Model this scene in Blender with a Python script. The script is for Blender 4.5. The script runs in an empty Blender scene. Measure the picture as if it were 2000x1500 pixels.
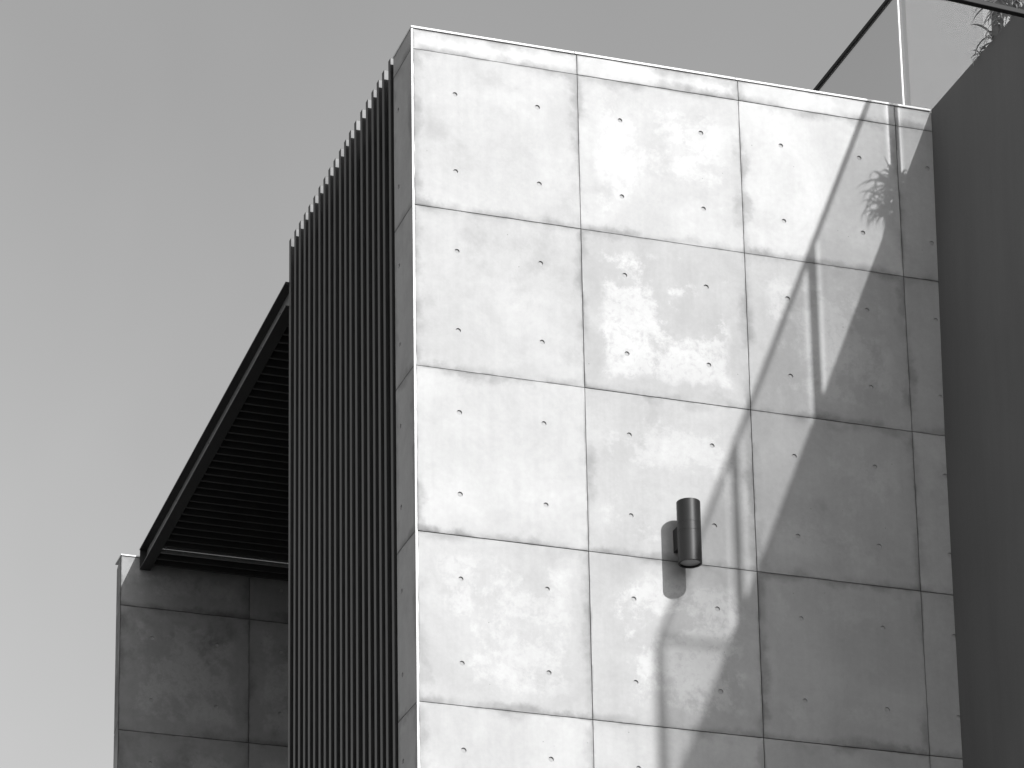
import bpy, bmesh, math, random
from mathutils import Vector, Matrix
random.seed(7)
S = bpy.context.scene
COL = S.collection
R = math.radians

# ------------------------------------------------------------------ camera
FWD = Vector((0.27414981, 0.9160162, 0.29284159))
UP = Vector((-0.08169848, -0.28122351, 0.9561583))
RT = Vector((0.95821044, -0.28605533, -0.00226024))
cd = bpy.data.cameras.new("camera")
cam = bpy.data.objects.new("camera", cd)
COL.objects.link(cam)
m = Matrix((RT, UP, -FWD)).transposed().to_4x4()
m.translation = Vector((-4.92637, -15.19704, -9.91971))
cam.matrix_world = m
cd.sensor_width = 36.0
cd.lens = 6871.6 / 2000 * 36.0
cd.shift_x = 329.72 / 2000
cd.shift_y = 1118.69 / 2000
cd.clip_start = 0.1
cd.clip_end = 5000
S.camera = cam

# ------------------------------------------------------------------ light
SUN = Vector((0.334, -1.0, 0.834)).normalized()
SUN_EL = math.asin(SUN.z)
w = bpy.data.worlds.new("World")
S.world = w
w.use_nodes = True
nt = w.node_tree
nt.nodes.clear()
sky = nt.nodes.new("ShaderNodeTexSky")
sky.sky_type = 'NISHITA'
sky.sun_disc = False
sky.sun_elevation = SUN_EL
sky.sun_rotation = math.atan2(SUN.x, SUN.y)
sky.air_density = 1.0
sky.dust_density = 1.6
sky.ozone_density = 1.0
sep = nt.nodes.new("ShaderNodeSeparateColor")      # a red filter and black and white film
bw = nt.nodes.new("ShaderNodeMix"); bw.data_type = 'FLOAT'; bw.inputs[0].default_value = 0.2
bg = nt.nodes.new("ShaderNodeBackground")
bg.inputs[1].default_value = 0.15
out = nt.nodes.new("ShaderNodeOutputWorld")
nt.links.new(sky.outputs[0], sep.inputs[0])
nt.links.new(sep.outputs[0], bw.inputs[2])
nt.links.new(sep.outputs[2], bw.inputs[3])
tc = nt.nodes.new("ShaderNodeTexCoord")                # very thin high haze, broad and soft
hz = nt.nodes.new("ShaderNodeTexNoise"); hz.inputs["Scale"].default_value = 3.2; hz.inputs["Detail"].default_value = 4; hz.inputs["Distortion"].default_value = 0.4
hr_ = nt.nodes.new("ShaderNodeMapRange"); hr_.inputs[1].default_value = 0.3; hr_.inputs[2].default_value = 0.7; hr_.inputs[3].default_value = 0.93; hr_.inputs[4].default_value = 1.09
hm = nt.nodes.new("ShaderNodeMath"); hm.operation = 'MULTIPLY'
nt.links.new(tc.outputs["Generated"], hz.inputs["Vector"]); nt.links.new(hz.outputs[0], hr_.inputs[0])
nt.links.new(bw.outputs[0], hm.inputs[0]); nt.links.new(hr_.outputs[0], hm.inputs[1])
nt.links.new(hm.outputs[0], bg.inputs[0])
nt.links.new(bg.outputs[0], out.inputs[0])
sl = bpy.data.lights.new("sun", 'SUN')
sl.energy = 3.9
sl.angle = R(0.62)
sl.color = (1, 1, 1)
so = bpy.data.objects.new("sun", sl)
COL.objects.link(so)
so.rotation_euler = SUN.to_track_quat('Z', 'Y').to_euler()
so.location = (6, -18, 15)
S.view_settings.view_transform = 'Standard'
S.view_settings.look = 'None'
S.view_settings.exposure = 0.82
S.view_settings.gamma = 1.0


# ------------------------------------------------------------------ helpers
class MB:
    """collects faces, then links them as one mesh object"""
    def __init__(self):
        self.v = []; self.f = []; self.uv = {}

    def add(self, verts, faces, uvs=None):
        b = len(self.v)
        self.v += [tuple(p) for p in verts]
        for i, f in enumerate(faces):
            self.f.append([b + k for k in f])
        if uvs:
            for k, t in enumerate(uvs):
                self.uv[b + k] = t

    def box(self, a, b):
        x0, y0, z0 = a; x1, y1, z1 = b
        self.add([(x0, y0, z0), (x1, y0, z0), (x1, y1, z0), (x0, y1, z0), (x0, y0, z1), (x1, y0, z1), (x1, y1, z1), (x0, y1, z1)],
                 [(0, 3, 2, 1), (4, 5, 6, 7), (0, 1, 5, 4), (1, 2, 6, 5), (2, 3, 7, 6), (3, 0, 4, 7)])

    def prism(self, poly, a, b, along='y'):
        """poly of (x,z) swept along y from a to b (or (x,y) swept along z)"""
        n = len(poly)
        if along == 'y':
            vs = [(p[0], a, p[1]) for p in poly] + [(p[0], b, p[1]) for p in poly]
        else:
            vs = [(p[0], p[1], a) for p in poly] + [(p[0], p[1], b) for p in poly]
        fs = [tuple(range(n)), tuple(reversed(range(n, 2 * n)))]
        for i in range(n):
            j = (i + 1) % n
            fs.append((i, n + i, n + j, j))
        self.add(vs, fs)

    def tube(self, p0, p1, r, n=20):
        p0 = Vector(p0); p1 = Vector(p1)
        d = (p1 - p0).normalized()
        q = d.to_track_quat('Z', 'Y')
        vs = []
        for P in (p0, p1):
            for i in range(n):
                t = 2 * math.pi * i / n
                vs.append(P + q @ Vector((r * math.cos(t), r * math.sin(t), 0)))
        fs = [tuple(reversed(range(n))), tuple(range(n, 2 * n))]
        for i in range(n):
            j = (i + 1) % n
            fs.append((i, j, n + j, n + i))
        self.add(vs, fs)

    def lathe(self, prof, cx, cy, n=48):
        """prof: list of (r, z), closed or open profile revolved around a vertical axis"""
        vs = []
        for r, z in prof:
            for i in range(n):
                t = 2 * math.pi * i / n
                vs.append((cx + r * math.cos(t), cy + r * math.sin(t), z))
        fs = []
        for k in range(len(prof) - 1):
            for i in range(n):
                j = (i + 1) % n
                fs.append((k * n + i, k * n + j, (k + 1) * n + j, (k + 1) * n + i))
        if prof[0][0] > 0 and prof[0] == prof[-1]:
            pass
        self.add(vs, fs)

    def build(self, name, mat, parent=None, bevel=0.0, smooth=False, origin=None):
        me = bpy.data.meshes.new(name)
        o0 = Vector(origin) if origin else Vector((0, 0, 0))
        me.from_pydata([tuple(Vector(p) - o0) for p in self.v], [], self.f)
        if self.uv:
            ul = me.uv_layers.new(name="panel")
            for lp in me.loops:
                ul.data[lp.index].uv = self.uv.get(lp.vertex_index, (0, 0))
        bm = bmesh.new(); bm.from_mesh(me)
        bmesh.ops.recalc_face_normals(bm, faces=bm.faces)
        bm.to_mesh(me); bm.free()
        me.materials.append(mat)
        o = bpy.data.objects.new(name, me)
        COL.objects.link(o)
        o.location = o0
        if parent is not None:
            o.parent = parent
            o.matrix_parent_inverse = Matrix.Identity(4)
            o.location = o0 - Vector(parent.get("_base", (0, 0, 0)))
        if smooth:
            for p in me.polygons:
                p.use_smooth = True
            try:
                me.set_sharp_from_angle(angle=R(35))
            except Exception:
                pass
        if bevel > 0:
            bv = o.modifiers.new("bevel", 'BEVEL'); bv.width = bevel; bv.segments = 2; bv.limit_method = 'ANGLE'
        return o


def tag(o, label=None, cat=None, group=None, kind=None):
    if label: o["label"] = label
    if cat: o["category"] = cat
    if group: o["group"] = group
    if kind: o["kind"] = kind
    return o


def empty(name, loc):
    o = bpy.data.objects.new(name, None)
    o.location = loc
    o.empty_display_size = 0.2
    o["_base"] = tuple(loc)
    COL.objects.link(o)
    return o


# ------------------------------------------------------------------ materials
def new_mat(name):
    mt = bpy.data.materials.new(name); mt.use_nodes = True
    return mt, mt.node_tree.nodes, mt.node_tree.links, mt.node_tree.nodes["Principled BSDF"]


def gray(v): return (v, v, v, 1)


def simple(name, v, rough=0.6, var=0.0, scale=8.0, metal=0.0, spec=0.5, bump=0.0):
    mt, N, L, P = new_mat(name)
    P.inputs["Base Color"].default_value = gray(v)
    P.inputs["Roughness"].default_value = rough
    P.inputs["Metallic"].default_value = metal
    P.inputs["Specular IOR Level"].default_value = spec
    if var:
        g = N.new("ShaderNodeNewGeometry")
        n = N.new("ShaderNodeTexNoise"); n.inputs["Scale"].default_value = scale; n.inputs["Detail"].default_value = 6
        L.new(g.outputs["Position"], n.inputs["Vector"])
        r = N.new("ShaderNodeMapRange"); r.inputs[1].default_value = 0.3; r.inputs[2].default_value = 0.7
        r.inputs[3].default_value = v * (1 - var); r.inputs[4].default_value = v * (1 + var)
        L.new(n.outputs[0], r.inputs[0]); L.new(r.outputs[0], P.inputs["Base Color"])
        r2 = N.new("ShaderNodeMapRange"); r2.inputs[3].default_value = rough * 0.85; r2.inputs[4].default_value = min(1, rough * 1.15)
        L.new(n.outputs[0], r2.inputs[0]); L.new(r2.outputs[0], P.inputs["Roughness"])
        if bump:
            b = N.new("ShaderNodeBump"); b.inputs["Strength"].default_value = bump; b.inputs["Distance"].default_value = 0.01
            L.new(n.outputs[0], b.inputs["Height"]); L.new(b.outputs[0], P.inputs["Normal"])
    return mt


def concrete(name, tones=True, gain=1.0):
    mt, N, L, P = new_mat(name)
    P.inputs["Roughness"].default_value = 0.75
    P.inputs["Specular IOR Level"].default_value = 0.35
    geo = N.new("ShaderNodeNewGeometry")
    pos = geo.outputs["Position"]

    def math_(op, a, b=None, c=None, clamp=False):
        n = N.new("ShaderNodeMath"); n.operation = op; n.use_clamp = clamp
        for i, x in enumerate((a, b, c)):
            if x is None: continue
            if isinstance(x, (int, float)): n.inputs[i].default_value = x
            else: L.new(x, n.inputs[i])
        return n.outputs[0]

    def attr(nm):
        a = N.new("ShaderNodeAttribute"); a.attribute_type = 'OBJECT'; a.attribute_name = nm
        return a.outputs["Fac"]

    def offs(vec, seed, scl=(1, 1, 1)):
        # push the pattern of each cast panel apart, so that nothing carries on across a joint
        c = N.new("ShaderNodeCombineXYZ")
        for i in range(3): L.new(math_('MULTIPLY', attr("seed"), 7.3 + 3.1 * i + seed), c.inputs[i])
        a = N.new("ShaderNodeVectorMath"); a.operation = 'ADD'
        L.new(vec, a.inputs[0]); L.new(c.outputs[0], a.inputs[1])
        s = N.new("ShaderNodeVectorMath"); s.operation = 'MULTIPLY'; s.inputs[1].default_value = scl
        L.new(a.outputs[0], s.inputs[0])
        return s.outputs[0]

    def noise(vec, sc, det=5, rough=0.6, dist=0.0):
        n = N.new("ShaderNodeTexNoise"); n.inputs["Scale"].default_value = sc; n.inputs["Detail"].default_value = det
        n.inputs["Roughness"].default_value = rough; n.inputs["Distortion"].default_value = dist
        L.new(vec, n.inputs["Vector"]); return n.outputs[0]

    def rng(x, a, b, c, d, smooth=True):
        n = N.new("ShaderNodeMapRange"); n.interpolation_type = 'SMOOTHSTEP' if smooth else 'LINEAR'
        n.inputs[1].default_value = a; n.inputs[2].default_value = b; n.inputs[3].default_value = c; n.inputs[4].default_value = d
        L.new(x, n.inputs[0]); return n.outputs[0]

    p1 = offs(pos, 0.0)
    cloud = noise(p1, 2.6, 7, 0.62, 0.4)
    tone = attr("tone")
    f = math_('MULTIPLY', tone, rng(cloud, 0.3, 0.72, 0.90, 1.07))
    # grey smudges
    sm = rng(noise(offs(pos, 5.0), 2.6, 8, 0.62, 0.2), 0.52, 0.72, 0.0, 1.0)
    f = math_('MULTIPLY', f, math_('SUBTRACT', 1.0, math_('MULTIPLY', sm, math_('MULTIPLY', attr("smudge"), 0.24))))
    # faint vertical streaks
    st = noise(offs(pos, 3.0, (22, 22, 1.1)), 1.0, 4, 0.6)
    f = math_('MULTIPLY', f, rng(st, 0.3, 0.7, 0.975, 1.02))
    # mottle
    f = math_('MULTIPLY', f, rng(noise(p1, 34, 6, 0.7), 0.3, 0.7, 0.965, 1.03))
    # darker margins along the formwork edge
    uv = N.new("ShaderNodeUVMap"); uv.uv_map = "panel"
    sx = N.new("ShaderNodeSeparateXYZ"); L.new(uv.outputs[0], sx.inputs[0])
    e = math_('MINIMUM', math_('MINIMUM', sx.outputs[0], math_('SUBTRACT', attr("pw"), sx.outputs[0])),
              math_('MINIMUM', sx.outputs[1], math_('SUBTRACT', attr("ph"), sx.outputs[1])))
    wob = math_('MULTIPLY', math_('SUBTRACT', noise(p1, 9, 5, 0.6), 0.5), 0.16)
    # leached pale patches with ragged borders, stronger on some panels
    pn = noise(offs(pos, 2.0), 1.9, 10, 0.72, 0.15)
    pm = rng(pn, 0.49, 0.57, 0.0, 1.0)
    pf = noise(offs(pos, 1.0), 26, 6, 0.7, 0.6)
    pm = math_('MULTIPLY', pm, rng(pf, 0.32, 0.52, 0.35, 1.0))
    pm = math_('MULTIPLY', pm, rng(math_('ADD', e, math_('MULTIPLY', wob, 1.3)), 0.07, 0.15, 0.12, 1.0))
    f = math_('ADD', f, math_('MULTIPLY', math_('MULTIPLY', pm, attr("patch")), 0.16))
    em = rng(math_('ADD', e, wob), 0.0, 0.06, 1.0, 0.0)
    en = rng(noise(offs(pos, 9.0), 2.4, 4, 0.5), 0.42, 0.62, 0.0, 1.0)
    f = math_('MULTIPLY', f, math_('SUBTRACT', 1.0, math_('MULTIPLY', math_('MULTIPLY', em, en), 0.32)))
    # thin grime hugging the joint
    em2 = rng(math_('ADD', e, math_('MULTIPLY', wob, 0.12)), 0.001, 0.014, 1.0, 0.0)
    f = math_('MULTIPLY', f, math_('SUBTRACT', 1.0, math_('MULTIPLY', em2, rng(noise(offs(pos, 11.0), 6.0, 4, 0.6), 0.42, 0.6, 0.0, 0.35))))
    # damp stain resting on the lower edge of a cast
    low = rng(math_('ADD', sx.outputs[1], math_('MULTIPLY', wob, 0.6)), 0.0, 0.05, 1.0, 0.0)
    ln_ = rng(noise(offs(pos, 13.0, (1, 1, 0.2)), 2.2, 5, 0.6), 0.40, 0.60, 0.0, 0.34)
    f = math_('MULTIPLY', f, math_('SUBTRACT', 1.0, math_('MULTIPLY', low, ln_)))
    # air bubbles
    vo = N.new("ShaderNodeTexVoronoi"); vo.inputs["Scale"].default_value = 17; L.new(p1, vo.inputs["Vector"])
    sepc = N.new("ShaderNodeSeparateColor"); L.new(vo.outputs["Color"], sepc.inputs[0])
    pick = rng(sepc.outputs[0], 0.90, 0.91, 0.0, 1.0)
    dot = math_('MULTIPLY', rng(vo.outputs["Distance"], 0.035, 0.055, 1.0, 0.0), pick)
    f = math_('MULTIPLY', f, math_('SUBTRACT', 1.0, math_('MULTIPLY', dot, 0.5)))
    # hairline scratches
    wv = N.new("ShaderNodeTexNoise"); wv.inputs["Scale"].default_value = 1.6; wv.inputs["Detail"].default_value = 3; wv.inputs["Distortion"].default_value = 0.6
    L.new(offs(pos, 15.0), wv.inputs["Vector"])
    ln = math_('ABSOLUTE', math_('SUBTRACT', wv.outputs[0], 0.5))
    hl = math_('MULTIPLY', rng(ln, 0.0, 0.0015, 1.0, 0.0), rng(noise(offs(pos, 17.0), 3.2, 2, 0.5), 0.66, 0.72, 0.0, 0.10))
    f = math_('MULTIPLY', f, math_('SUBTRACT', 1.0, hl))
    f = math_('MULTIPLY', f, gain)
    cc = N.new("ShaderNodeCombineColor")
    for i in range(3): L.new(f, cc.inputs[i])
    L.new(cc.outputs[0], P.inputs["Base Color"])
    b = N.new("ShaderNodeBump"); b.inputs["Strength"].default_value = 0.25; b.inputs["Distance"].default_value = 0.004
    h = math_('ADD', noise(p1, 1.7, 3, 0.5), math_('ADD', math_('MULTIPLY', noise(p1, 55, 6, 0.7), 0.25), math_('MULTIPLY', dot, -0.6)))
    L.new(h, b.inputs["Height"]); L.new(b.outputs[0], P.inputs["Normal"])
    return mt


M_CON = concrete("cast_concrete", gain=0.60)
M_PLUG = simple("tie_hole_plug", 0.27, 0.9, 0.15, 30)
M_CORE = simple("concrete_core", 0.22, 0.9, 0.1)
M_CAP = simple("coping_render", 0.58, 0.6, 0.06, 12)
M_EDGE = simple("corner_mortar", 0.60, 0.6, 0.10, 25)
M_SLAT = simple("satin_dark_slat", 0.015, 0.45, 0.25, 6, spec=0.35)
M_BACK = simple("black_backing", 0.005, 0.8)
M_WEB = simple("steel_web_lightened", 0.10, 0.5, 0.2, 8)  # flange steel made lighter here, sky light put into its colour
M_STEEL = simple("dark_painted_steel", 0.012, 0.45, 0.15, 10)
M_LOUV = simple("black_louvre_paint", 0.03, 0.55, 0.15, 10)
M_LOUV_LIT = simple("louvre_paint_lightened", 0.15, 0.6, 0.1, 10)  # louvre paint lightened so the sun line from the roof slit shows
M_ROOF = simple("opaque_roof_sheet", 0.015, 0.7, 0.1)
M_LAMP = simple("graphite_lamp_paint", 0.016, 0.42, 0.05, 60, spec=0.3)
M_LENS = simple("frosted_lamp_lens", 0.25, 0.35)
M_BLK = simple("black_bracket", 0.01, 0.5)
M_DARK = simple("dark_grey_render", 0.094, 0.85, 0.08, 1.4, bump=0.05)
def _weather(mt):
    N = mt.node_tree.nodes; L = mt.node_tree.links; P = N["Principled BSDF"]
    src = P.inputs["Base Color"].links[0].from_socket
    g = N.new("ShaderNodeNewGeometry")
    mp = N.new("ShaderNodeMapping"); mp.inputs["Scale"].default_value = (9, 9, 0.7); mp.inputs["Rotation"].default_value = (0.12, 0, 0)
    n = N.new("ShaderNodeTexNoise"); n.inputs["Scale"].default_value = 1.0; n.inputs["Detail"].default_value = 7; n.inputs["Roughness"].default_value = 0.65
    L.new(g.outputs["Position"], mp.inputs[0]); L.new(mp.outputs[0], n.inputs["Vector"])
    r = N.new("ShaderNodeMapRange"); r.inputs[1].default_value = 0.3; r.inputs[2].default_value = 0.72; r.inputs[3].default_value = 0.93; r.inputs[4].default_value = 1.08
    n2 = N.new("ShaderNodeTexNoise"); n2.inputs["Scale"].default_value = 180; n2.inputs["Detail"].default_value = 3
    L.new(g.outputs["Position"], n2.inputs["Vector"])
    r2 = N.new("ShaderNodeMapRange"); r2.inputs[1].default_value = 0.3; r2.inputs[2].default_value = 0.7; r2.inputs[3].default_value = 0.94; r2.inputs[4].default_value = 1.06
    m1 = N.new("ShaderNodeMath"); m1.operation = 'MULTIPLY'; m2 = N.new("ShaderNodeMath"); m2.operation = 'MULTIPLY'
    L.new(n.outputs[0], r.inputs[0]); L.new(n2.outputs[0], r2.inputs[0])
    L.new(r.outputs[0], m1.inputs[0]); L.new(r2.outputs[0], m1.inputs[1])
    L.new(src, m2.inputs[0]); L.new(m1.outputs[0], m2.inputs[1]); L.new(m2.outputs[0], P.inputs["Base Color"])
_weather(M_DARK)
M_RAIL = simple("black_powder_coat", 0.006, 0.6, spec=0.2)
M_POST = simple("grey_post", 0.10, 0.5)
M_TRIM = simple("white_glass_glint", 0.85, 0.3)
M_GROUND = simple("asphalt_and_paving", 0.10, 0.9, 0.15, 0.6)
M_DECK = simple("deck_paving", 0.3, 0.9, 0.1)
M_LEAF = simple("strap_leaf", 0.28, 0.5, 0.3, 14)
M_STEM = simple("plant_stem", 0.10, 0.8, 0.2, 20)


def glass():
    mt, N, L, P = new_mat("clear_balustrade_glass")
    N.remove(P)
    # both faces of a thin sheet reflect by the angle of view, without bending the ray
    ge = N.new("ShaderNodeNewGeometry")
    dt = N.new("ShaderNodeVectorMath"); dt.operation = 'DOT_PRODUCT'
    L.new(ge.outputs["Normal"], dt.inputs[0]); L.new(ge.outputs["Incoming"], dt.inputs[1])
    ab = N.new("ShaderNodeMath"); ab.operation = 'ABSOLUTE'; L.new(dt.outputs["Value"], ab.inputs[0])
    om = N.new("ShaderNodeMath"); om.operation = 'SUBTRACT'; om.inputs[0].default_value = 1.0; L.new(ab.outputs[0], om.inputs[1])
    pw = N.new("ShaderNodeMath"); pw.operation = 'POWER'; pw.inputs[1].default_value = 5.0; L.new(om.outputs[0], pw.inputs[0])
    fr = N.new("ShaderNodeMath"); fr.operation = 'MULTIPLY_ADD'; fr.inputs[1].default_value = 0.95; fr.inputs[2].default_value = 0.05
    L.new(pw.outputs[0], fr.inputs[0])
    tr = N.new("ShaderNodeBsdfTransparent"); tr.inputs[0].default_value = gray(0.975)
    gl = N.new("ShaderNodeBsdfGlossy"); gl.inputs["Roughness"].default_value = 0.02; gl.inputs[0].default_value = gray(0.36)
    mx = N.new("ShaderNodeMixShader")
    L.new(fr.outputs[0], mx.inputs[0]); L.new(tr.outputs[0], mx.inputs[1]); L.new(gl.outputs[0], mx.inputs[2])
    L.new(mx.outputs[0], N["Material Output"].inputs[0])
    return mt


M_GLASS = glass()

# ------------------------------------------------------------------ ground
GZ = -11.5
g = MB(); g.add([(-600, -600, GZ), (600, -600, GZ), (600, 600, GZ), (-600, 600, GZ)], [(0, 1, 2, 3)])
tag(g.build("ground", M_GROUND), kind="structure")


# ------------------------------------------------------------------ cast panel
def panel(parent, org, ud, nd, w, h, holes, tone, patch=0.3, smudge=0.5, gap=0.002, thick=0.012, proud=0.0, name="wall_panel", hr=0.0135, hd=0.006):
    """org lower left corner on the wall plane, ud horizontal direction, nd outward normal"""
    ud = Vector(ud); nd = Vector(nd); vd = Vector((0, 0, 1)); O = Vector(org) + nd * proud
    mb = MB()
    def P(u, v, d=0.0): return O + ud * u + vd * v - nd * d
    u0, u1, v0, v1 = gap, w - gap, gap, h - gap
    cs = 0.034
    plugs = []
    us = sorted(set([u0, u1] + [x for (a, b) in holes for x in (a - cs, a + cs)]))
    vs = sorted(set([v0, v1] + [round(x, 6) for (a, b) in holes for x in (b - cs, b + cs)]))
    us = [x for i, x in enumerate(us) if i == 0 or x - us[i - 1] > 1e-4]
    vs = [x for i, x in enumerate(vs) if i == 0 or x - vs[i - 1] > 1e-4]
    n = 24
    for i in range(len(us) - 1):
        for j in range(len(vs) - 1):
            a, b, c, d = us[i], us[i + 1], vs[j], vs[j + 1]
            hh = [q for q in holes if a < q[0] < b and c < q[1] < d]
            if not hh:
                mb.add([P(a, c), P(b, c), P(b, d), P(a, d)], [(0, 1, 2, 3)], [(a, c), (b, c), (b, d), (a, d)])
            else:
                hu, hv = hh[0]
                r = hr * random.uniform(0.95, 1.06)
                V = [P(b, d), P(a, d), P(a, c), P(b, c)]
                U = [(b, d), (a, d), (a, c), (b, c)]
                for k in range(n):
                    t = 2 * math.pi * k / n
                    uu, vv = hu + r * math.cos(t), hv + r * math.sin(t)
                    V.append(P(uu, vv)); U.append((uu, vv))
                for k in range(n):
                    t = 2 * math.pi * k / n
                    uu, vv = hu + r * 0.93 * math.cos(t), hv + r * 0.93 * math.sin(t)
                    V.append(P(uu, vv, hd)); U.append((uu, vv))
                F = []
                q4 = n // 4
                for q in range(4):          # quadrant centred on corner q (45, 135, 225, 315 degrees)
                    s = q * q4
                    for k in range(q4):
                        F.append((q, 4 + (s + k) % n, 4 + (s + k + 1) % n))
                    F.append((q, 4 + (s + q4) % n, (q + 1) % 4))
                for k in range(n):
                    F.append((4 + k, 4 + n + k, 4 + n + (k + 1) % n, 4 + (k + 1) % n))
                F.append(tuple(4 + n + k for k in range(n))); plugs.append(len(mb.f) + len(F) - 1)
                mb.add(V, F, U)
    # returns into the joint
    for (a, c, b, d) in ((u0, v0, u1, v0), (u1, v0, u1, v1), (u1, v1, u0, v1), (u0, v1, u0, v0)):
        mb.add([P(a, c), P(b, d), P(b, d, thick), P(a, c, thick)], [(0, 3, 2, 1)], [(a, c), (b, d), (b, d), (a, c)])
    me = bpy.data.meshes.new(name)
    base = O
    me.from_pydata([tuple(Vector(p) - base) for p in mb.v], [], mb.f)
    ul = me.uv_layers.new(name="panel")
    for lp in me.loops:
        ul.data[lp.index].uv = mb.uv.get(lp.vertex_index, (0, 0))
    for k in plugs: me.polygons[k].material_index = 1
    bm = bmesh.new(); bm.from_mesh(me)
    bmesh.ops.remove_doubles(bm, verts=bm.verts, dist=1e-5)
    bmesh.ops.recalc_face_normals(bm, faces=bm.faces)
    # an open shell: make sure it faces outward
    big = max(bm.faces, key=lambda q: q.calc_area())
    if big.normal.dot(nd) < 0:
        bmesh.ops.reverse_faces(bm, faces=bm.faces)
    bm.to_mesh(me); bm.free()
    me.materials.append(M_CON); me.materials.append(M_PLUG)
    o = bpy.data.objects.new(name, me); COL.objects.link(o)
    o.parent = parent
    o.location = base - Vector(parent["_base"])
    o["tone"] = tone; o["patch"] = patch; o["smudge"] = smudge; o["seed"] = random.uniform(0, 9); o["pw"] = w; o["ph"] = h
    return o


# ------------------------------------------------------------------ main block
W, H, X4, ZA, D = 0.909, 0.9, 2.934, 0.1297, 0.309
B = empty("concrete_building", (0, 0, GZ))
tag(B, "sunlit pale building block of square concrete panels with tie holes and a thin coping", "building")
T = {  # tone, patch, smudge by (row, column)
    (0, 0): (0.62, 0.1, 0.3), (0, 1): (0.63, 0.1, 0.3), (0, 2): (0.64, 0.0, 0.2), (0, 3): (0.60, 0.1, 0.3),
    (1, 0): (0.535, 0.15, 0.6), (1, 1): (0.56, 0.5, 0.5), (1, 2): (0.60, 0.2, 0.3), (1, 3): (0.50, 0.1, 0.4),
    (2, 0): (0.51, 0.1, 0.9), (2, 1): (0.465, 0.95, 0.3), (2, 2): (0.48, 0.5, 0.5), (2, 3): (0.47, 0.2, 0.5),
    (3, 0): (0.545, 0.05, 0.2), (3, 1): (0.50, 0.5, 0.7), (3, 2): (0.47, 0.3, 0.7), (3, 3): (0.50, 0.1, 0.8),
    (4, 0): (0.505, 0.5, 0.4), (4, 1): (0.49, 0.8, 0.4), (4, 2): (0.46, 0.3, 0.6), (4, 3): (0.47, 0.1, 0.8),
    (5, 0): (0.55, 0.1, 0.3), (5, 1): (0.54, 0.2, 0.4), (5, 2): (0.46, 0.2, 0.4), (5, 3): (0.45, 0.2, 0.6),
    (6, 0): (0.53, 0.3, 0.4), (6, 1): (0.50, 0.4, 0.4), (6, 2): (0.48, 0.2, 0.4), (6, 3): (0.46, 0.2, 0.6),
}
NR = 6
CORNER = 0.009
for r in range(NR + 1):
    if r == 0: zb, zt = -ZA, -0.0125
    else: zb, zt = -ZA - H * r, -ZA - H * (r - 1)
    for c in range(4):
        x0 = W * c if c else CORNER
        x1 = W * (c + 1) if c < 3 else X4 + 0.03
        hl = []
        if r:
            zz = [-0.3605 - H * (r - 1) - zb, -0.8065 - H * (r - 1) - zb]
            xs = [0.234 + W * c - x0, 0.686 + W * c - x0] if c < 3 else [2.903 - x0]
            hl = [(a + random.uniform(-.002, .002), b) for b in zz for a in xs]
        t = T[(r, c)]
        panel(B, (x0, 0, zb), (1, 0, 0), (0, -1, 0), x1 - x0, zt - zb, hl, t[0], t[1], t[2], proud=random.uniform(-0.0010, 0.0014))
    # the return face on the left
    hl = [(D - 0.232, -0.3605 - H * (r - 1) - zb), (D - 0.232, -0.8065 - H * (r - 1) - zb)] if r else []
    panel(B, (0, D, zb), (0, -1, 0), (-1, 0, 0), D - 0.008, zt - zb, hl, 0.52, 0.1, 0.6, proud=0.0)
# pale mortar bead running down the arris
mb = MB()
zc = -ZA - H * NR
seg = 120
prev = None
pts = []
for i in range(seg + 1):
    z = zc + (-0.0125 - zc) * i / seg
    wv = 0.0035 * random.random() * (1 if random.random() < .5 else 0.3)
    pts.append((z, wv))
vs = []; fs = []
for z, wv in pts:
    vs += [(0.0, 0.009, z), (-0.0012, 0.0, z), (0.0, -0.0016, z), (CORNER - 0.001 + wv, -0.0019, z), (CORNER - 0.001 + wv, 0.009, z)]
for i in range(seg):
    a = i * 5; b = a + 5
    for k in range(4): fs.append((a + k, a + k + 1, b + k + 1, b + k))
mb.add(vs, fs)
mb.build("corner_bead", M_EDGE, B)
# solid wall behind the panels, roof, back
mb = MB()
mb.box((0.012, 0.012, zc), (X4 + 0.05, D - 0.001, -0.013))
mb.build("wall_core", M_CORE, B)
mb = MB(); mb.box((0.0, 0.0, GZ), (X4 + 0.03, D, zc - 0.004)); ob = mb.build("base_wall", M_CON, B)
for k, v in dict(tone=.5, patch=.3, smudge=.5, seed=1.0, pw=50.0, ph=50.0).items(): ob[k] = v
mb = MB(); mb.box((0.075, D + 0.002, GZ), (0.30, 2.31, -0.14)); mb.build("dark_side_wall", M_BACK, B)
mb = MB(); mb.box((0.302, 2.11, GZ), (X4 - 0.01, 2.31, -0.16)); mb.build("rear_face", M_CORE, B)
mb = MB(); mb.box((0.302, D + 0.002, -0.42), (X4 - 0.01, 2.108, -0.30)); mb.build("roof_slab", M_DECK, B)
# coping: thin pale strips with a shadow gap under them
for (xa, xb) in ((-0.003, 0.893), (0.896, 1.80), (1.803, 2.71), (2.713, X4 + 0.004)):
    mb = MB(); mb.box((xa, -0.006, -0.0095), (xb, D + 0.004, 0.002 + random.uniform(-.0006, .0006)))
    mb.build("coping", M_CAP, B, bevel=0.0015)

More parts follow.
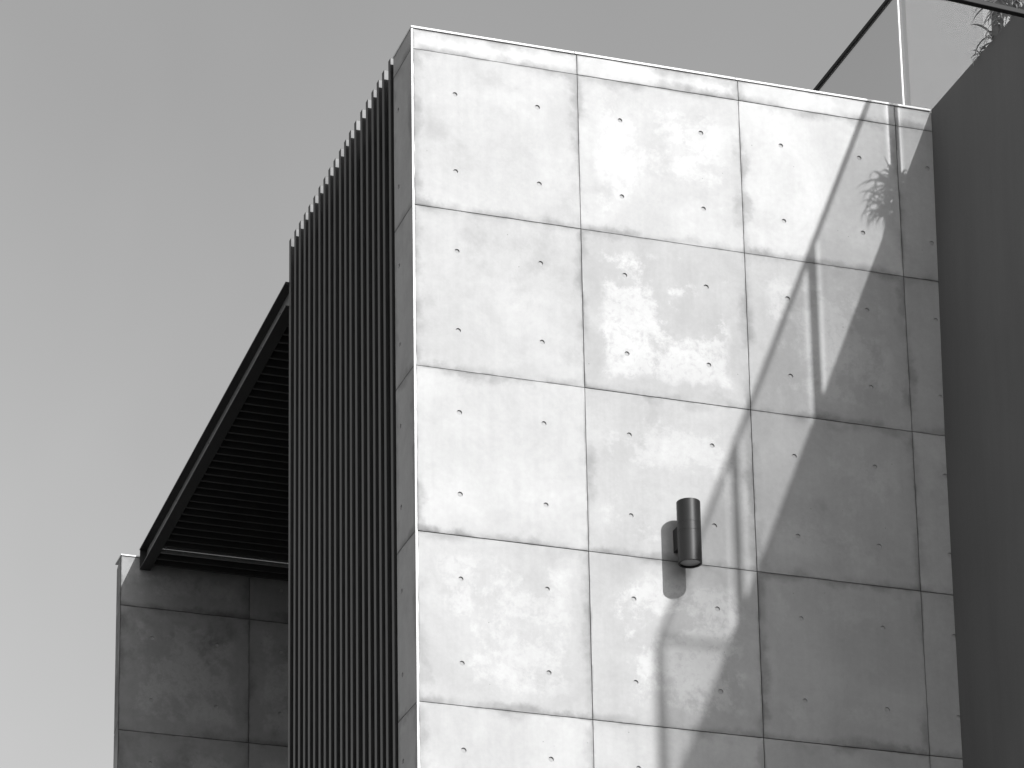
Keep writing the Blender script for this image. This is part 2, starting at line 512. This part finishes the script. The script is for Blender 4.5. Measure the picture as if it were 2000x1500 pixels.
# ------------------------------------------------------------------ slatted screen
SC = empty("slatted_screen", (0, 0.3, -0.05))
tag(SC, "tall dark screen of narrow vertical slats beside the concrete block", "slatted screen")
ys = [0.298, 0.41, 0.506, 0.602, 0.704, 0.807, 0.919, 1.019, 1.112, 1.21, 1.316, 1.416, 1.515, 1.613, 1.717, 1.817, 1.912, 2.012, 2.108, 2.214]
for i, y in enumerate(ys):
    y += 0.084
    t = 0.038
    mb = MB(); zt = 0.010 - 0.027 * (y - 0.4) + random.uniform(-.003, .003)
    mb.box((-0.005, y - t, -8.0), (0.055, y, zt))
    mb.build("slat", M_SLAT, SC, bevel=0.0015)

# ------------------------------------------------------------------ canopy of steel channel and louvres
PY0, PY1 = 2.32, 6.246
def dx(y): return -0.026 + 0.0207 * (y - 2.22)
CAN = empty("louvred_canopy", (0, PY0, -0.45))
tag(CAN, "black canopy of closely spaced louvres on a dark steel channel behind the slatted screen", "canopy")
def sheared(mb):
    mb.v = [(x + dx(y), y, z) for (x, y, z) in mb.v]
    return mb
mb = MB()
zt, zb, tk, fw_ = -0.30, -0.45, 0.008, 0.078
wx = 0.05
mb.box((0, PY0, zt - tk), (fw_, PY1, zt)); sheared(mb).build("top_flange", M_STEEL, CAN, bevel=0.001)
mb = MB(); mb.box((0.004, PY0, zb), (fw_, PY1, zb + tk)); sheared(mb).build("bottom_flange", M_STEEL, CAN, bevel=0.001)
mb = MB(); mb.box((wx, PY0, zb + tk), (wx + 0.007, PY1, zt - tk)); sheared(mb).build("channel_web", M_WEB, CAN)
mb = MB(); mb.box((0.003, PY1 - 0.012, zb + tk), (wx - 0.0005, PY1 - 0.002, zt - tk)); sheared(mb).build("end_plate", M_STEEL, CAN)
yl = 6.134
k = 0
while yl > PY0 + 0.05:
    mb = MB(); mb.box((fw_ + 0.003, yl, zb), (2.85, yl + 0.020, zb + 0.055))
    lo_ = sheared(mb).build("louvre", M_LOUV_LIT if k == 2 else M_LOUV, CAN)
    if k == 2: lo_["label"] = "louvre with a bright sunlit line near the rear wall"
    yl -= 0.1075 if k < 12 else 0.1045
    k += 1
SL = 5.763
mb = MB(); mb.box((0.004, PY0, -0.298), (2.9, SL - 0.0045, -0.292)); mb.box((0.004, SL + 0.0045, -0.298), (2.9, PY1, -0.292))
sheared(mb).build("roof_sheet", M_ROOF, CAN)
for yb in (2.6, 3.05, 3.6, 4.4, 5.3):
    mb = MB(); mb.tube((wx - 0.008, yb, -0.36), (wx + 0.001, yb, -0.36), 0.011, 6)
    sheared(mb).build("bolt_head", M_STEEL, CAN)

mb = MB(); mb.box((1.16, 2.312, GZ), (1.36, 6.245, -0.46)); mb.build("light_block_wall", M_BACK, B)  # unseen wall added to keep light off the rear wall
mb = MB(); mb.box((0.02, 2.312, -4.7), (1.159, 6.245, -4.5)); mb.build("light_block_floor", M_BACK, B)  # unseen dark floor added to cut light reaching the rear wall

# ------------------------------------------------------------------ rear wall
FY = 6.25
RW = empty("rear_concrete_wall", (-0.07, FY, GZ))
tag(RW, "shaded concrete wall with tie holes under the far end of the louvred canopy", "wall")
FX = -0.068
cols = [(FX + 0.002, 0.832), (0.832, 1.741), (1.741, 2.65), (2.65, 3.1)]
rows = [(-0.72, -0.362), (-1.615, -0.72), (-2.515, -1.615), (-3.415, -2.515)]
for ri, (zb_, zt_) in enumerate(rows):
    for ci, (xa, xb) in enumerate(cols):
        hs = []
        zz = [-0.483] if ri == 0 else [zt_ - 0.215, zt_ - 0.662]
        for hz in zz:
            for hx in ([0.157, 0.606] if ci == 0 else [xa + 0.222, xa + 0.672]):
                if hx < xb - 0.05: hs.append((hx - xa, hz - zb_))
        panel(RW, (xa, FY, zb_), (1, 0, 0), (0, -1, 0), xb - xa, zt_ - zb_, hs, 0.38, 0.6, 1.6)  # same concrete, tone and smudge darkened to deepen the shade under the canopy
mb = MB(); mb.box((FX + 0.02, FY + 0.012, GZ), (3.1, FY + 0.17, -0.363)); mb.build("wall_core", M_CORE, RW)
for (zb_, zt_) in [(-1.55, -0.35), (-2.45, -1.554), (-3.4, -2.454), (GZ, -3.404)]:
    mb = MB()
    lo = -0.002
    vs = [(FX, FY, zb_), (FX + 0.016, FY + 0.19, zb_ - 0.03 if zb_ > -3.4 else zb_), (FX + 0.10, FY + 0.19, zb_), (FX + 0.002, FY + 0.011, zb_)]
    ve = [(FX, FY, zt_), (FX + 0.016, FY + 0.19, zt_ - 0.035), (FX + 0.10, FY + 0.19, zt_ - 0.035), (FX + 0.002, FY + 0.011, zt_)]
    mb.add(vs + ve, [(0, 3, 2, 1), (4, 5, 6, 7), (0, 1, 5, 4), (1, 2, 6, 5), (2, 3, 7, 6), (3, 0, 4, 7)])
    ob = mb.build("end_face", M_CON, RW)
    for kk, v in dict(tone=.52, patch=.1, smudge=.5, seed=2.0, pw=50.0, ph=50.0).items(): ob[kk] = v
mb = MB(); mb.box((FX - 0.001, FY - 0.004, -0.358), (3.1, FY + 0.17, -0.349)); mb.build("coping", M_CAP, RW)

# ------------------------------------------------------------------ wall lamp
LX, LY, LT, LB, LR = 1.4042, -0.119, -2.553, -2.8875, 0.0602
LP = empty("wall_lamp", (LX, 0, (LT + LB) / 2))
tag(LP, "dark cylindrical up and down wall lamp on the pale concrete wall", "wall lamp")
mb = MB()
zm = (LT + LB) / 2 + 0.045
g_ = 0.0008
prof = [(LR - 0.008, LB + 0.012), (LR - 0.008, LB), (LR - 0.001, LB), (LR, LB + 0.001),
        (LR, zm - 0.045 - g_), (LR - g_, zm - 0.045), (LR, zm - 0.045 + g_),
        (LR, zm - g_), (LR - g_, zm), (LR, zm + g_),
        (LR, LT - 0.001), (LR - 0.001, LT), (LR - 0.008, LT), (LR - 0.008, LT - 0.012)]
mb.lathe(prof, LX, LY, 64)
mb.build("lamp_body", M_LAMP, LP, smooth=True)
for z, s in ((LB + 0.010, 1), (LT - 0.010, -1)):
    mb = MB(); mb.tube((LX, LY, z), (LX, LY, z + 0.002 * s), LR - 0.0085, 48)
    mb.build("lamp_lens", M_LENS, LP)
mb = MB(); mb.box((LX - 0.040, LY + LR * 0.7, -2.784), (LX + 0.040, -0.001, -2.662))
mb.build("bracket", M_BLK, LP, bevel=0.003)

# ------------------------------------------------------------------ side building on the right
SB = empty("side_building", (X4, 0, GZ))
tag(SB, "dark grey rendered side wall meeting the concrete block at its right edge", "building")
edge = [(2.944, 0.0), (2.9275, -1.02), (2.914, -1.93), (2.909, -2.83), (2.909, -3.73), (2.909, GZ)]
mb = MB()
mb.prism([(x, z) for x, z in edge] + [(3.14, GZ), (3.14, 0.0)], -4.56, -0.0022)
mb.build("side_wall", M_DARK, SB)
mb = MB(); mb.box((3.142, -4.5, GZ), (7.0, 0.32, -0.32)); mb.build("lower_storeys", M_DARK, SB)
mb = MB(); mb.box((3.142, -5.15, -0.318), (7.0, 2.2, -0.2)); mb.build("terrace_deck", M_DECK, SB)
mb = MB(); mb.box((2.93, -5.15, -0.318), (3.14, -4.563, -0.02)); mb.build("deck_edge", M_DARK, SB)
mb = MB(); mb.box((X4 + 0.0, 0.34, -0.318), (3.14, 2.2, -0.05)); mb.build("rear_kerb", M_DARK, SB)

# ------------------------------------------------------------------ glass balustrade
GX, RZ = 2.968, 0.97
GB = empty("glass_balustrade", (GX, 0, 0))
tag(GB, "clear glass balustrade with a thin black handrail above the right end of the wall", "balustrade")
gp = [0.362, -0.75, -2.30, -3.74, -5.07]
gt = 0.006
def pane(a, b, axis='y', other=GX, top=RZ - 0.02, bot=0.01):
    mb = MB()
    if axis == 'y': mb.box((other - gt, a, bot), (other + gt, b, top))
    else: mb.box((a, other - gt, bot), (b, other + gt, top))
    return mb.build("glass_pane", M_GLASS, GB)
GAP = 0.105
PW = 0.07
pane(gp[1] + PW / 2 + GAP, gp[0] - 0.010)
pane(gp[2] + PW / 2 + GAP, gp[1] - PW / 2 - GAP)
pane(gp[3] + PW / 2 + GAP, gp[2] - PW / 2 - GAP)
pane(gp[4] + PW / 2 + 0.01, gp[3] - PW / 2 - GAP)
pane(gp[0] + 0.010, 2.1)
pane(GX + 0.04, 4.4, 'x', gp[0])
pane(GX + PW, 4.4, 'x', gp[4])
pane(4.42, 5.8, 'x', gp[4])
for y in gp[1:]:
    mb = MB(); mb.box((GX - 0.018, y - PW / 2, -0.02), (GX + 0.018, y + PW / 2, RZ - 0.012))
    mb.build("post", M_POST, GB)
# glass corner edge, its sunlit glint put in as white colour
mb = MB(); mb.box((GX - 0.0065, gp[0] - 0.005, 0.0), (GX + 0.001, gp[0] + 0.005, RZ - 0.014)); mb.build("glass_edge", M_TRIM, GB)
def rail(p, q):
    mb = MB(); x0, x1 = sorted((p[0], q[0])); y0, y1 = sorted((p[1], q[1]))
    h = 0.013
    mb.box((x0 - h, y0 - h, RZ - 0.013), (x1 + h, y1 + h, RZ + 0.013))
    return mb.build("handrail", M_RAIL, GB, bevel=0.005)
rail((GX, 2.1), (GX, gp[4]))
rail((GX + 0.0305, gp[4]), (5.8, gp[4]))
rail((GX + 0.0305, gp[0]), (5.8, gp[0]))

# ------------------------------------------------------------------ strap leaved plant
PL = empty("strap_leaved_plant", (3.2, -0.72, -0.2))
tag(PL, "plant with long drooping strap leaves spilling over the top of the dark side wall", "plant")
fol = MB()
def leaf(base, az, length, lift, droop, width):
    n = 9
    p = Vector(base); th = lift
    h = Vector((math.cos(az), math.sin(az), 0)); side = Vector((-math.sin(az), math.cos(az), 0))
    L_ = []
    for i in range(n + 1):
        t = i / n
        wd = width * math.sin(math.pi * min(1, 0.12 + 0.88 * t) ** 0.8) * 0.5 + 0.0008
        nrm = (Vector((0, 0, 1)) * math.cos(th) - h * math.sin(th))
        L_.append((p - side * wd + nrm * wd * 0.35, p.copy(), p + side * wd + nrm * wd * 0.35))
        d = h * math.cos(th) + Vector((0, 0, 1)) * math.sin(th)
        p = p + d * (length / n)
        th -= droop / n
    vs = [q for row in L_ for q in row]; fs = []
    for i in range(n):
        a = i * 3; b = a + 3
        fs += [(a, a + 1, b + 1, b), (a + 1, a + 2, b + 2, b + 1)]
    fol.add(vs, fs)
rnd = random.Random(11)
tops = [((2.975, -0.95, 0.16), 26, 0.23), ((2.97, -0.90, 0.05), 24, 0.19), ((3.0, -1.0, 0.30), 24, 0.24), ((2.985, -0.82, 0.17), 26, 0.22), ((2.99, -0.68, 0.03), 20, 0.16), ((2.98, -0.56, 0.01), 14, 0.11)]
for (c, cnt, ln) in tops:
    for i in range(cnt):
        leaf((c[0] + rnd.uniform(-.02, .02), c[1] + rnd.uniform(-.02, .02), c[2] + rnd.uniform(-.03, .03)),
             rnd.uniform(0, 2 * math.pi), ln * rnd.uniform(0.6, 1.15), rnd.uniform(0.0, 1.1), rnd.uniform(1.2, 2.8), rnd.uniform(0.007, 0.016))
fo = fol.build("leaves", M_LEAF, PL)
sm_ = fo.modifiers.new("solid", 'SOLIDIFY'); sm_.thickness = 0.0012
mb = MB()
for a, b, r in (((3.2, -0.72, -0.2), (3.10, -0.72, 0.02), 0.014), ((3.10, -0.72, 0.02), (2.985, -0.95, 0.15), 0.012), ((2.985, -0.95, 0.15), (3.0, -1.0, 0.30), 0.009), ((3.10, -0.70, 0.0), (3.0, -0.68, 0.03), 0.008), ((3.0, -0.68, 0.03), (2.985, -0.56, 0.01), 0.006)):
    mb.tube(a, b, r, 8)
mb.build("stem", M_STEM, PL)

# ------------------------------------------------------------------ bar across the top right corner
OB = empty("overhead_bar", (-6.0, -4.61, GZ))
tag(OB, "thin black bar crossing in front of the dark side wall and the plant", "bar")
def bar_z(x): return -2.50610 - (x - 0.65708) * 0.0580
mb = MB()
for x in (-6.0, 2.95):
    mb.add([(x, -4.625, bar_z(x) - 0.011), (x, -4.600, bar_z(x) - 0.011), (x, -4.600, bar_z(x) + 0.011), (x, -4.625, bar_z(x) + 0.011)], [])
mb.f = [[0, 1, 2, 3], [7, 6, 5, 4], [0, 4, 5, 1], [1, 5, 6, 2], [2, 6, 7, 3], [3, 7, 4, 0]]
mb.build("bar", M_RAIL, OB, bevel=0.003)
mb = MB(); mb.box((2.915, -4.64, bar_z(2.95) - 0.04), (3.0, -4.562, bar_z(2.95) + 0.04)); mb.build("wall_bracket", M_RAIL, OB)
mb = MB(); mb.tube((-6.03, -4.61, GZ), (-6.03, -4.61, bar_z(-6) + 0.05), 0.04, 16); mb.build("mast", M_STEEL, OB)

for o in list(S.objects):
    if "_base" in o: del o["_base"]
